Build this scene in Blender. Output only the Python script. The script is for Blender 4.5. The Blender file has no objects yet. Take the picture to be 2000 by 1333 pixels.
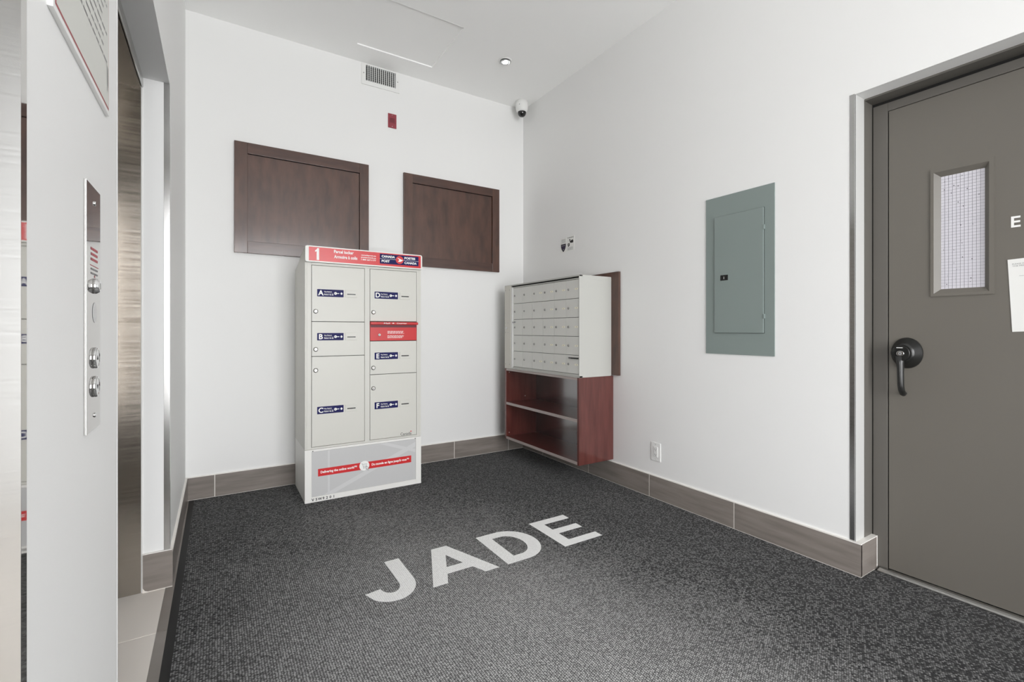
import bpy, bmesh, math, random
from mathutils import Vector, Matrix
from mathutils.geometry import tessellate_polygon
random.seed(7)
C = bpy.context.scene.collection
S = bpy.context.scene

# ------------------------------------------------------------------ camera, world, lights, exposure
cam_d = bpy.data.cameras.new('camera')
cam = bpy.data.objects.new('camera', cam_d); C.objects.link(cam)
cam.location = (0, 0, 1.1)
cam.rotation_euler = (math.pi / 2, 0, -math.radians(32.0844))
cam_d.sensor_width = 36; cam_d.lens = 16.509; cam_d.shift_y = -0.01075
cam_d.clip_start = 0.02; cam_d.clip_end = 100
S.camera = cam

world = bpy.data.worlds.new('world'); S.world = world
world.use_nodes = True
wb = world.node_tree.nodes['Background']
wb.inputs[0].default_value = (0.985, 0.98, 1.0, 1)
wb.inputs[1].default_value = 13.0
_n, _l = world.node_tree.nodes, world.node_tree.links        # overcast sky over a darker pavement
_tc = _n.new('ShaderNodeTexCoord'); _sx = _n.new('ShaderNodeSeparateXYZ'); _mr = _n.new('ShaderNodeMapRange'); _mx = _n.new('ShaderNodeMix')
_mr.inputs[1].default_value = -0.08; _mr.inputs[2].default_value = 0.12; _mx.data_type = 'RGBA'
_mx.inputs[6].default_value = (0.76, 0.765, 0.77, 1); _mx.inputs[7].default_value = (0.98, 0.985, 1.0, 1)
_l.new(_tc.outputs['Generated'], _sx.inputs[0]); _l.new(_sx.outputs[2], _mr.inputs[0]); _l.new(_mr.outputs[0], _mx.inputs[0]); _l.new(_mx.outputs[2], wb.inputs[0])

def area(name, loc, rot, sx, sy, power, color=(1, 1, 1), portal=False, shape='RECTANGLE', spread=180):
    l = bpy.data.lights.new(name, 'AREA'); l.shape = shape; l.size = sx; l.size_y = sy
    l.energy = power; l.color = color; l.spread = math.radians(spread)
    o = bpy.data.objects.new(name, l); C.objects.link(o); o.location = loc; o.rotation_euler = rot
    if portal: l.cycles.is_portal = True
    return o
area('entrance_daylight_portal', (0.95, -2.66, 1.38), (math.pi / 2, 0, 0), 2.5, 2.76, 1, portal=True)
area('added_glazing_portal', (-2.36, -1.65, 1.05), (math.pi / 2, 0, -math.pi / 2), 1.6, 2.1, 1, portal=True)  # guides sky light through the added side opening
# light of the recessed ceiling lamp in view
CZ = 3.163
for lx, ly, lp in ((1.87, 3.07, 1.5),):
    area('recessed_lamp_light', (lx, ly, CZ - 0.012), (0, 0, 0), 0.07, 0.07, lp, (1, 0.97, 0.93), shape='DISK', spread=150)

vs = S.view_settings
vs.view_transform = 'Standard'; vs.look = 'None'; vs.gamma = 1; vs.exposure = 0.14
vs.use_curve_mapping = False
S.cycles.max_bounces = 12; S.cycles.diffuse_bounces = 8; S.cycles.glossy_bounces = 6
S.cycles.transparent_max_bounces = 12
S.cycles.caustics_reflective = False; S.cycles.caustics_refractive = False
S.cycles.sample_clamp_indirect = 6

# ------------------------------------------------------------------ materials
def lin(r, g, b):
    f = lambda c: (c / 255) / 12.92 if c <= 10.3 else (((c / 255) + 0.055) / 1.055) ** 2.4
    return (f(r), f(g), f(b), 1)

def mat(name, col, rough=0.5, metal=0.0, coat=0.0, spec=0.5, emit=None, bump=None, vary=None):
    m = bpy.data.materials.new(name); m.use_nodes = True
    nt = m.node_tree; b = nt.nodes['Principled BSDF']
    b.inputs['Base Color'].default_value = col
    b.inputs['Roughness'].default_value = rough
    b.inputs['Metallic'].default_value = metal
    b.inputs['Coat Weight'].default_value = coat
    b.inputs['Coat Roughness'].default_value = 0.08
    b.inputs['Specular IOR Level'].default_value = spec
    if emit: b.inputs['Emission Color'].default_value = emit[0]; b.inputs['Emission Strength'].default_value = emit[1]
    if bump or vary:
        tc = nt.nodes.new('ShaderNodeTexCoord')
    if bump:
        sc, st, dist = bump
        n = nt.nodes.new('ShaderNodeTexNoise'); n.inputs['Scale'].default_value = sc; n.inputs['Detail'].default_value = 3
        nt.links.new(tc.outputs['Object'], n.inputs['Vector'])
        bp = nt.nodes.new('ShaderNodeBump'); bp.inputs['Strength'].default_value = st; bp.inputs['Distance'].default_value = dist
        nt.links.new(n.outputs[0], bp.inputs['Height']); nt.links.new(bp.outputs[0], b.inputs['Normal'])
    if vary:
        sc, amt = vary
        n = nt.nodes.new('ShaderNodeTexNoise'); n.inputs['Scale'].default_value = sc; n.inputs['Detail'].default_value = 4
        nt.links.new(tc.outputs['Object'], n.inputs['Vector'])
        mx = nt.nodes.new('ShaderNodeMix'); mx.data_type = 'RGBA'
        mx.inputs[6].default_value = tuple(c * (1 - amt) for c in col[:3]) + (1,)
        mx.inputs[7].default_value = tuple(min(1, c * (1 + amt)) for c in col[:3]) + (1,)
        nt.links.new(n.outputs[0], mx.inputs[0]); nt.links.new(mx.outputs[2], b.inputs['Base Color'])
    return m

def grain(name, dark, light, rough, coat, stretch, rot=0.0, spec=0.5, detail=6, scale=3.0, contrast=(0.3, 0.7), bump=0.05):
    """streaky grain (wood, wood-look tile, brushed metal) along the axis with the small stretch"""
    m = bpy.data.materials.new(name); m.use_nodes = True
    nt = m.node_tree; b = nt.nodes['Principled BSDF']
    b.inputs['Roughness'].default_value = rough; b.inputs['Coat Weight'].default_value = coat
    b.inputs['Coat Roughness'].default_value = 0.12; b.inputs['Specular IOR Level'].default_value = spec
    tc = nt.nodes.new('ShaderNodeTexCoord'); mp = nt.nodes.new('ShaderNodeMapping')
    mp.inputs['Scale'].default_value = stretch; mp.inputs['Rotation'].default_value = (0, 0, rot)
    oi = nt.nodes.new('ShaderNodeObjectInfo')
    ad = nt.nodes.new('ShaderNodeVectorMath'); ad.operation = 'ADD'
    sc = nt.nodes.new('ShaderNodeVectorMath'); sc.operation = 'SCALE'; sc.inputs[3].default_value = 9.0
    cb = nt.nodes.new('ShaderNodeCombineXYZ')
    for i in range(3): nt.links.new(oi.outputs['Random'], cb.inputs[i])
    nt.links.new(cb.outputs[0], sc.inputs[0]); nt.links.new(tc.outputs['Object'], ad.inputs[0]); nt.links.new(sc.outputs[0], ad.inputs[1])
    nt.links.new(ad.outputs[0], mp.inputs['Vector'])
    n = nt.nodes.new('ShaderNodeTexNoise'); n.inputs['Scale'].default_value = scale; n.inputs['Detail'].default_value = detail
    nt.links.new(mp.outputs[0], n.inputs['Vector'])
    rp = nt.nodes.new('ShaderNodeValToRGB')
    rp.color_ramp.elements[0].position = contrast[0]; rp.color_ramp.elements[0].color = dark
    rp.color_ramp.elements[1].position = contrast[1]; rp.color_ramp.elements[1].color = light
    nt.links.new(n.outputs[0], rp.inputs[0]); nt.links.new(rp.outputs[0], b.inputs['Base Color'])
    bp = nt.nodes.new('ShaderNodeBump'); bp.inputs['Strength'].default_value = bump; bp.inputs['Distance'].default_value = 0.001
    nt.links.new(n.outputs[0], bp.inputs['Height']); nt.links.new(bp.outputs[0], b.inputs['Normal'])
    return m

def steel(name, col, rough, aniso=0.0, streak=(1, 1, 60), amt=0.12):
    m = bpy.data.materials.new(name); m.use_nodes = True
    nt = m.node_tree; b = nt.nodes['Principled BSDF']
    b.inputs['Metallic'].default_value = 1; b.inputs['Base Color'].default_value = col
    tc = nt.nodes.new('ShaderNodeTexCoord'); mp = nt.nodes.new('ShaderNodeMapping'); mp.inputs['Scale'].default_value = streak
    n = nt.nodes.new('ShaderNodeTexNoise'); n.inputs['Scale'].default_value = 6; n.inputs['Detail'].default_value = 4
    nt.links.new(tc.outputs['Object'], mp.inputs[0]); nt.links.new(mp.outputs[0], n.inputs['Vector'])
    mr = nt.nodes.new('ShaderNodeMapRange'); mr.inputs[1].default_value = 0.3; mr.inputs[2].default_value = 0.7
    mr.inputs[3].default_value = max(0.02, rough - amt * rough); mr.inputs[4].default_value = rough + amt * rough
    nt.links.new(n.outputs[0], mr.inputs[0]); nt.links.new(mr.outputs[0], b.inputs['Roughness'])
    b.inputs['Anisotropic'].default_value = aniso
    if aniso:
        tg = nt.nodes.new('ShaderNodeTangent'); tg.direction_type = 'RADIAL'; tg.axis = 'Z'
        nt.links.new(tg.outputs[0], b.inputs['Tangent'])
    return m

def carpet_mat(name, dark, light, p_edge, p_mid, wear_and_light=True):
    """rows of round loops, each its own shade; the paler middle is part worn pile, part painted light falloff"""
    m = bpy.data.materials.new(name); m.use_nodes = True
    nt = m.node_tree; N = nt.nodes; L = nt.links; b = N['Principled BSDF']
    b.inputs['Roughness'].default_value = 0.95; b.inputs['Specular IOR Level'].default_value = 0.15
    b.inputs['Sheen Weight'].default_value = 0.12
    def math_(op, a, c=None, d=None):
        q = N.new('ShaderNodeMath'); q.operation = op
        for i, v in enumerate((a, c, d)):
            if v is None: continue
            if isinstance(v, (int, float)): q.inputs[i].default_value = v
            else: L.new(v, q.inputs[i])
        return q.outputs[0]
    geo = N.new('ShaderNodeNewGeometry'); sep = N.new('ShaderNodeSeparateXYZ'); L.new(geo.outputs['Position'], sep.inputs[0])
    x, y = sep.outputs[0], sep.outputs[1]
    px, py = 0.0082, 0.0068
    ix0 = math_('FLOOR', math_('DIVIDE', x, px))
    ysh = math_('ADD', math_('DIVIDE', y, py), math_('MULTIPLY', math_('MODULO', math_('ABSOLUTE', ix0), 2), 0.5))
    iy0 = math_('FLOOR', ysh)
    cb = N.new('ShaderNodeCombineXYZ'); L.new(ix0, cb.inputs[0]); L.new(iy0, cb.inputs[1])
    wn = N.new('ShaderNodeTexWhiteNoise'); wn.noise_dimensions = '2D'; L.new(cb.outputs[0], wn.inputs['Vector'])
    rnd = wn.outputs['Value']; sc_ = N.new('ShaderNodeSeparateColor'); L.new(wn.outputs['Color'], sc_.inputs[0])
    fx = math_('SUBTRACT', math_('DIVIDE', x, px), math_('ADD', ix0, math_('ADD', 0.34, math_('MULTIPLY', sc_.outputs[1], 0.32))))
    fy = math_('SUBTRACT', ysh, math_('ADD', iy0, math_('ADD', 0.34, math_('MULTIPLY', sc_.outputs[2], 0.32))))
    r2 = math_('ADD', math_('MULTIPLY', fx, fx), math_('MULTIPLY', fy, fy))
    blob = math_('SUBTRACT', 1.0, math_('MULTIPLY', math_('SQRT', r2), 1.75)); blob = math_('MAXIMUM', blob, 0.0)
    nz = N.new('ShaderNodeTexNoise'); nz.inputs['Scale'].default_value = 420; nz.inputs['Detail'].default_value = 2
    L.new(geo.outputs['Position'], nz.inputs['Vector'])
    if wear_and_light:
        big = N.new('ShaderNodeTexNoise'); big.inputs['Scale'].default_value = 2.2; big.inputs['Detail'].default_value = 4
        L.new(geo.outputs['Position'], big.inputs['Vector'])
        dx = math_('DIVIDE', math_('SUBTRACT', x, 0.75), 1.25); dy = math_('DIVIDE', math_('SUBTRACT', y, 0.9), 2.5)  # ellipse blends foot-worn pile with light falloff painted into the colour
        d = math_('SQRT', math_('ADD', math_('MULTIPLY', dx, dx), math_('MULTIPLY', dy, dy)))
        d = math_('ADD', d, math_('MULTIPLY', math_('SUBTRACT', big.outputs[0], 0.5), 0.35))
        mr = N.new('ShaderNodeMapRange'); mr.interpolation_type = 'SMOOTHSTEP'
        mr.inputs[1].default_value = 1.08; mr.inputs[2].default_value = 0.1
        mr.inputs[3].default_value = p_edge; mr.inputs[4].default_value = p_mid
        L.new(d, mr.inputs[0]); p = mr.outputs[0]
    else:
        p = p_mid
    # shade of a loop: random, shifted up in the worn, painted-lighter middle
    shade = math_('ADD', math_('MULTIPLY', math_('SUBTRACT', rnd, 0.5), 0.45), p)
    shade = math_('MULTIPLY', math_('MAXIMUM', shade, 0.0), math_('ADD', 0.14, math_('MULTIPLY', blob, 1.1)))
    shade = math_('MULTIPLY', shade, math_('ADD', 0.55, math_('MULTIPLY', nz.outputs[0], 0.9)))
    cl = N.new('ShaderNodeClamp'); L.new(shade, cl.inputs[0])
    mx = N.new('ShaderNodeMix'); mx.data_type = 'RGBA'; mx.inputs[6].default_value = dark; mx.inputs[7].default_value = light
    L.new(cl.outputs[0], mx.inputs[0]); L.new(mx.outputs[2], b.inputs['Base Color'])
    bp = N.new('ShaderNodeBump'); bp.inputs['Strength'].default_value = 0.55; bp.inputs['Distance'].default_value = 0.0022
    L.new(blob, bp.inputs['Height']); L.new(bp.outputs[0], b.inputs['Normal'])
    return m

M = {}
M['wall'] = mat('painted_plaster', lin(234, 234, 233), 0.55, spec=0.3, bump=(260, 0.06, 0.002))
M['ceil'] = mat('ceiling_paint', lin(250, 250, 249), 0.8, spec=0.2, bump=(200, 0.06, 0.002))
M['white'] = mat('white_enamel', lin(232, 232, 230), 0.35)
M['return_shade'] = mat('shaded_return_white', lin(196, 196, 194), 0.5)  # shade put into the colour of the white door return
M['caulk'] = mat('white_caulk', lin(236, 233, 228), 0.7)
M['grout'] = mat('pale_grout', lin(232, 227, 221), 0.9)
M['tile_x'] = grain('wood_look_tile', lin(119, 112, 106), lin(142, 134, 128), 0.3, 0.0, (1.2, 1.2, 12), contrast=(0.3, 0.7), bump=0.02)
M['tile_beige'] = mat('beige_floor_tile', lin(236, 229, 221), 0.35, vary=(3, 0.04))
M['conc'] = mat('sub_floor', lin(120, 118, 114), 0.9)
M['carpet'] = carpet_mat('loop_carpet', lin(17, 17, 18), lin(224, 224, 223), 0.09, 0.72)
M['carpet_letter'] = carpet_mat('pale_loop_carpet', lin(220, 220, 219), lin(255, 255, 254), 0.8, 1.0, wear_and_light=False)
M['rubber'] = mat('black_rubber', lin(20, 20, 20), 0.42, spec=0.2)
M['door'] = mat('grey_door_enamel', lin(107, 103, 96), 0.42, spec=0.5, bump=(120, 0.04, 0.002), vary=(1.5, 0.05))
M['doorframe'] = mat('grey_frame_enamel', lin(99, 96, 91), 0.45, bump=(90, 0.06, 0.002))
M['gap'] = mat('dark_gap', lin(16, 15, 14), 0.8)
M['alu'] = steel('brushed_aluminium', lin(196, 196, 194), 0.32)
M['mirror'] = steel('polished_steel', lin(205, 203, 200), 0.035, amt=0.3)
M['guard'] = steel('satin_steel', lin(200, 200, 199), 0.2, aniso=0.6)
M['elev'] = steel('brushed_stainless', lin(178, 172, 164), 0.19, aniso=0.72, streak=(0.4, 0.4, 14), amt=0.16)
M['lock'] = steel('dull_lock_metal', lin(168, 167, 164), 0.34)
M['chrome'] = steel('chrome', lin(225, 225, 225), 0.06)
M['locker'] = mat('grey_locker_enamel', lin(209, 208, 201), 0.4, vary=(2, 0.012))
M['locker_base'] = mat('pale_locker_enamel', lin(233, 232, 228), 0.4)
M['locker_gap'] = mat('door_gap_shadow_grey', lin(70, 69, 66), 0.8)
M['graphic'] = mat('printed_grey_film', lin(199, 199, 199), 0.25, spec=0.5)
M['graphic_ray'] = mat('printed_pale_ray', lin(209, 209, 209), 0.25, spec=0.5)
M['red'] = mat('red_print', lin(208, 45, 48), 0.28, spec=0.5)
M['redbox'] = mat('red_enamel', lin(200, 32, 36), 0.35, spec=0.5)
M['red_dark'] = mat('dark_red_plastic', lin(146, 58, 68), 0.45)
M['red_slit'] = mat('maroon_slit', lin(98, 30, 42), 0.5)
M['navy'] = mat('navy_print', lin(20, 20, 84), 0.5, spec=0.2)
M['purple'] = mat('dark_purple_print', lin(45, 36, 62), 0.5)
M['print'] = mat('white_print', lin(242, 242, 240), 0.45)
M['ink'] = mat('black_print', lin(34, 33, 33), 0.6)
M['ink_grey'] = mat('grey_print', lin(140, 140, 140), 0.6)
M['ink_red'] = mat('red_engraving', lin(186, 98, 103), 0.6)
M['paper'] = mat('white_paper', lin(232, 232, 229), 0.7)
M['mbox'] = mat('grey_mailbox_enamel', lin(190, 190, 185), 0.36, spec=0.45)
M['mbox_door'] = mat('aluminium_door_enamel', lin(221, 221, 216), 0.38, spec=0.45, vary=(5, 0.025))
M['mbox_strip'] = mat('bare_aluminium_strip', lin(199, 196, 188), 0.33, metal=0.35)
M['black'] = mat('black_plastic', lin(14, 14, 14), 0.3)
M['tag'] = mat('ivory_tag', lin(250, 246, 226), 0.5)
M['panel_wood'] = grain('dark_stained_wood', lin(66, 44, 36), lin(92, 63, 51), 0.32, 0.5, (6, 6, 1.8), contrast=(0.3, 0.72), bump=0.02)
M['panel_rail'] = grain('dark_stained_rail', lin(64, 42, 35), lin(84, 57, 47), 0.34, 0.4, (1.6, 10, 9), contrast=(0.3, 0.72), bump=0.02)
M['mahogany'] = grain('mahogany_laminate', lin(82, 39, 35), lin(103, 56, 50), 0.28, 0.6, (12, 12, 1.4), contrast=(0.3, 0.72), bump=0.02)
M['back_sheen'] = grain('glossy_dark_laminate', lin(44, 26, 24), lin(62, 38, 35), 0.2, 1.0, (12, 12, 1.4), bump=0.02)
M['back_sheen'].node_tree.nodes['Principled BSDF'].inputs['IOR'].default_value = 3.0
M['edge'] = mat('grey_edge_band', lin(176, 164, 160), 0.35)
M['breaker'] = mat('grey_green_enamel', lin(130, 141, 138), 0.42, bump=(150, 0.04, 0.002))
M['grille_dark'] = mat('duct_dark', lin(40, 40, 38), 0.8)
M['lamp'] = mat('lit_lens', (1, 1, 1, 1), 0.4, emit=((1, 0.98, 0.95, 1), 1.6))
M['reflector'] = steel('lamp_reflector', lin(225, 228, 230), 0.25)
M['dome'] = mat('smoked_dome', lin(10, 10, 10), 0.06, coat=0.5)
M['film'] = mat('frosted_wired_glass', lin(212, 210, 217), 0.35, coat=0.7)
M['wire'] = mat('glass_wire', lin(120, 120, 128), 0.5)
M['handle'] = mat('black_handle_enamel', lin(30, 30, 29), 0.3, spec=0.5)
M['sign_face'] = mat('notice_print', lin(206, 206, 200), 0.4)

gm = bpy.data.materials.new('window_glass'); gm.use_nodes = True
nt = gm.node_tree; nt.nodes.remove(nt.nodes['Principled BSDF'])
tr = nt.nodes.new('ShaderNodeBsdfTransparent'); gl = nt.nodes.new('ShaderNodeBsdfGlossy'); gl.inputs['Roughness'].default_value = 0.02
fr = nt.nodes.new('ShaderNodeFresnel'); mxs = nt.nodes.new('ShaderNodeMixShader')
nt.links.new(fr.outputs[0], mxs.inputs[0]); nt.links.new(tr.outputs[0], mxs.inputs[1]); nt.links.new(gl.outputs[0], mxs.inputs[2])
nt.links.new(mxs.outputs[0], nt.nodes['Material Output'].inputs[0])
M['glass'] = gm

# ------------------------------------------------------------------ mesh helpers
class MB:
    def __init__(s): s.v = []; s.f = []; s.m = []; s.smooth = []; s.mats = []
    def mi(s, name):
        if name not in s.mats: s.mats.append(name)
        return s.mats.index(name)
    def add(s, verts, faces, m, smooth=False):
        k = len(s.v); s.v += [Vector(p) for p in verts]; i = s.mi(m)
        for f in faces: s.f.append([q + k for q in f]); s.m.append(i); s.smooth.append(smooth)
        return s
    def box(s, x0, x1, y0, y1, z0, z1, m, bev=0.0):
        if bev <= 0:
            v = [(x, y, z) for z in (z0, z1) for y in (y0, y1) for x in (x0, x1)]
            return s.add(v, [(0, 2, 3, 1), (4, 5, 7, 6), (0, 1, 5, 4), (2, 6, 7, 3), (0, 4, 6, 2), (1, 3, 7, 5)], m)
        bm = bmesh.new(); bmesh.ops.create_cube(bm, size=1)
        for q in bm.verts: q.co = Vector(((x0 + x1) / 2 + q.co.x * (x1 - x0), (y0 + y1) / 2 + q.co.y * (y1 - y0), (z0 + z1) / 2 + q.co.z * (z1 - z0)))
        b = min(bev, 0.45 * min(x1 - x0, y1 - y0, z1 - z0))
        bmesh.ops.bevel(bm, geom=bm.edges[:], offset=b, segments=2, profile=0.6, affect='EDGES')
        return s.bm(bm, m)
    def bm(s, bm, m, smooth=False):
        bm.verts.index_update()
        s.add([q.co.copy() for q in bm.verts], [[q.index for q in f.verts] for f in bm.faces], m, smooth); bm.free(); return s
    def prism(s, poly, lo, hi, axis, m, smooth=False):
        """poly: 2D outline in the two other axes (in xyz order), extruded along axis"""
        def P(a, b, c): return {'x': (c, a, b), 'y': (a, c, b), 'z': (a, b, c)}[axis]
        n = len(poly); v = [P(a, b, lo) for a, b in poly] + [P(a, b, hi) for a, b in poly]
        f = [(i, (i + 1) % n, n + (i + 1) % n, n + i) for i in range(n)]
        s.add(v, f, m, smooth); k = len(s.v) - 2 * n
        s.add([], [], m)
        i = s.mi(m)
        tri = tessellate_polygon([[Vector((a, b, 0)) for a, b in poly]])
        for t in tri:
            s.f.append([k + q for q in t]); s.m.append(i); s.smooth.append(False)
            s.f.append([k + n + q for q in reversed(t)]); s.m.append(i); s.smooth.append(False)
        return s
    def lathe(s, prof, origin, axis, m, seg=32, smooth=True, sy=1.0, sz=1.0):
        """prof: (radius, distance along axis); axis is a unit vector"""
        ax = Vector(axis).normalized(); u = ax.orthogonal().normalized()
        if abs(ax.z) < 0.9: u = Vector((0, 0, 1)); u = (u - ax * u.dot(ax)).normalized()
        w = ax.cross(u); o = Vector(origin); n = len(prof); v = []; f = []
        for r, d in prof:
            for i in range(seg):
                t = 2 * math.pi * i / seg
                v.append(o + ax * d + u * (r * sz * math.cos(t)) + w * (r * sy * math.sin(t)))
        for j in range(n - 1):
            for i in range(seg):
                f.append((j * seg + i, j * seg + (i + 1) % seg, (j + 1) * seg + (i + 1) % seg, (j + 1) * seg + i))
        s.add(v, f, m, smooth); k = len(s.v) - len(v); i_ = s.mi(m)
        for j, rev in ((0, True), (n - 1, False)):
            ring = [k + j * seg + i for i in range(seg)]
            s.f.append(ring[::-1] if rev else ring); s.m.append(i_); s.smooth.append(False)
        return s
    def tube(s, pts, rad, m, seg=10):
        pts = [Vector(p) for p in pts]; v = []; f = []
        rad = rad if isinstance(rad, list) else [rad] * len(pts)
        ref = None
        for i, p in enumerate(pts):
            t = (pts[min(i + 1, len(pts) - 1)] - pts[max(i - 1, 0)]).normalized()
            if ref is None: ref = t.orthogonal().normalized()
            ref = (ref - t * ref.dot(t)).normalized(); w = t.cross(ref)
            ru, rw = rad[i] if isinstance(rad[i], tuple) else (rad[i], rad[i])
            for q in range(seg):
                a = 2 * math.pi * q / seg; v.append(p + ref * ru * math.cos(a) + w * rw * math.sin(a))
        for j in range(len(pts) - 1):
            for q in range(seg): f.append((j * seg + q, j * seg + (q + 1) % seg, (j + 1) * seg + (q + 1) % seg, (j + 1) * seg + q))
        f.append(tuple(range(seg))[::-1]); f.append(tuple(range((len(pts) - 1) * seg, len(pts) * seg)))
        return s.add(v, f, m, True)
    def flat(s, polys, plane, m):
        """filled flat outline (first polygon, then holes) on a plane = (origin, u, v)"""
        o, u, w = (Vector(q) for q in plane)
        pts = [p for q in polys for p in q]
        tri = tessellate_polygon([[Vector((a, b, 0)) for a, b in q] for q in polys])
        V = [o + u * a + w * b for a, b in pts]
        F = []
        n = u.cross(w)
        for t in tri:
            a, b, c = (V[i] for i in t)
            F.append(t if (b - a).cross(c - a).dot(n) > 0 else t[::-1])
        return s.add(V, F, m)
    def text(s, body, plane, x, y, w, h, m, bold=0.0, align='L'):
        """body fitted into the box (x, y, w, h) of the plane; w or h may be None"""
        vs, fs = text_mesh(body, bold)
        x0 = min(a for a, b in vs); x1 = max(a for a, b in vs); y0 = min(b for a, b in vs); y1 = max(b for a, b in vs)
        sx = w / (x1 - x0) if w else None; sy = h / (y1 - y0) if h else None
        sx = sx or sy; sy = sy or sx
        off = {'L': 0, 'C': -(x1 - x0) * sx / 2, 'R': -(x1 - x0) * sx}[align]
        o, u, q = (Vector(k) for k in plane)
        return s.add([o + u * (x + off + (a - x0) * sx) + q * (y + (b - y0) * sy) for a, b in vs], fs, m)
    def build(s, name, parent=None, kind=None, label=None, cat=None, group=None, origin=None):
        lo = Vector([min(p[i] for p in s.v) for i in range(3)]); hi = Vector([max(p[i] for p in s.v) for i in range(3)])
        c = Vector(origin) if origin is not None else (lo + hi) / 2
        me = bpy.data.meshes.new(name)
        me.from_pydata([p - c for p in s.v], [], s.f)
        for q in s.mats: me.materials.append(M[q])
        me.polygons.foreach_set('material_index', s.m); me.polygons.foreach_set('use_smooth', s.smooth)
        me.update()
        o = bpy.data.objects.new(name, me); C.objects.link(o)
        place(o, c, parent)
        tag(o, label, cat, group, kind)
        return o

WLOC = {}
def place(o, c, parent=None):
    c = Vector(c); WLOC[o.name] = c
    if parent is not None:
        o.parent = parent; o.location = c - WLOC[parent.name]
    else: o.location = c
def tag(o, label=None, cat=None, group=None, kind=None):
    for k, v in (('label', label), ('category', cat), ('group', group), ('kind', kind)):
        if v: o[k] = v
    return o
def empty(name, loc, label=None, cat=None, group=None, kind=None):
    o = bpy.data.objects.new(name, None); C.objects.link(o); o.empty_display_size = 0.05
    place(o, loc); return tag(o, label, cat, group, kind)
def copy_part(o, parent, delta):
    """copy of a part (and its sub-parts) shifted by delta, sharing mesh data"""
    c = o.copy(); C.objects.link(c); c.parent = parent; place(c, WLOC[o.name] + Vector(delta), parent)
    for ch in list(o.children): copy_part(ch, c, delta)
    return c

_tc = {}
def text_mesh(body, bold):
    k = (body, bold)
    if k in _tc: return _tc[k]
    cu = bpy.data.curves.new('lettering', 'FONT'); cu.body = body; cu.size = 1; cu.offset = bold; cu.resolution_u = 3; cu.fill_mode = 'FRONT'
    o = bpy.data.objects.new('lettering', cu); C.objects.link(o)
    dg = bpy.context.evaluated_depsgraph_get(); dg.update()
    me = o.evaluated_get(dg).to_mesh()
    vs = [(p.co.x, p.co.y) for p in me.vertices]; fs = [tuple(p.vertices) for p in me.polygons]
    o.evaluated_get(dg).to_mesh_clear(); bpy.data.objects.remove(o); bpy.data.curves.remove(cu)
    _tc[k] = (vs, fs); return _tc[k]
def circ(cx, cy, r, n=24, ry=None):
    return [(cx + r * math.cos(2 * math.pi * i / n), cy + (ry or r) * math.sin(2 * math.pi * i / n)) for i in range(n)]
def rect(x0, y0, x1, y1): return [(x0, y0), (x1, y0), (x1, y1), (x0, y1)]
def rrect(x0, y0, x1, y1, r, n=4):
    p = []
    for cx, cy, a0 in ((x1 - r, y0 + r, -90), (x1 - r, y1 - r, 0), (x0 + r, y1 - r, 90), (x0 + r, y0 + r, 180)):
        for i in range(n + 1):
            a = math.radians(a0 + 90 * i / n); p.append((cx + r * math.cos(a), cy + r * math.sin(a)))
    return p
def front(y): return ((0, y, 0), (1, 0, 0), (0, 0, 1))           # print on a face looking to -Y: u = X, v = Z
def rside(x): return ((x, 0, 0), (0, -1, 0), (0, 0, 1))          # print on a face looking to -X: u = -Y, v = Z
def lside(x): return ((x, 0, 0), (0, 1, 0), (0, 0, 1))           # print on a face looking to +X: u = Y, v = Z
def dashes(mb, plane, x, y, w, h, m, words=6):
    """one line of print too small to read: word-long strokes"""
    r = random.Random(int(x * 9999 + y * 7777)); t = 0.0
    while t < w * 0.97:
        l = min(w - t, w / words * r.uniform(0.5, 1.2)); mb.flat([rect(x + t, y, x + t + l, y + h)], plane, m); t += l + w * 0.025

# ------------------------------------------------------------------ the room
XL, XR, YB, YF = -0.175, 2.428, 3.675, -2.6
def struct(name, mb, label, cat='wall'): return mb.build(name, None, 'structure', label, cat)
struct('floor', MB().box(-2.5, 3.2, -2.9, 3.9, -0.12, -0.008, 'conc'), 'sub floor lying under the dark lobby mat', 'floor')
struct('ceiling', MB().box(-2.5, 0.8475, -2.9, 3.9, CZ, CZ + 0.12, 'ceil').box(1.431, 2.8, -2.9, 3.9, CZ, CZ + 0.12, 'ceil').box(0.8475, 1.431, -2.9, 2.885, CZ, CZ + 0.12, 'ceil').box(0.8475, 1.431, 3.4645, 3.9, CZ, CZ + 0.12, 'ceil'), 'flat white ceiling over the mail room', 'ceiling')
struct('wall_back', MB().box(-0.4, 2.6, YB, YB + 0.12, -0.1, CZ, 'wall'), 'white wall behind the parcel locker and the dark wood panels')
# right wall with the recess of the steel door
dY1, dY0, dZ = 0.9695, -0.08, 2.160
b = MB().box(XR, XR + 0.25, dY1, YB, -0.1, CZ, 'wall').box(XR, XR + 0.25, dY0, dY1, dZ, CZ, 'wall').box(XR, XR + 0.25, YF, dY0, -0.1, CZ, 'wall')
struct('wall_right', b, 'white wall with the grey breaker panel and the mailboxes')
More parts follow.
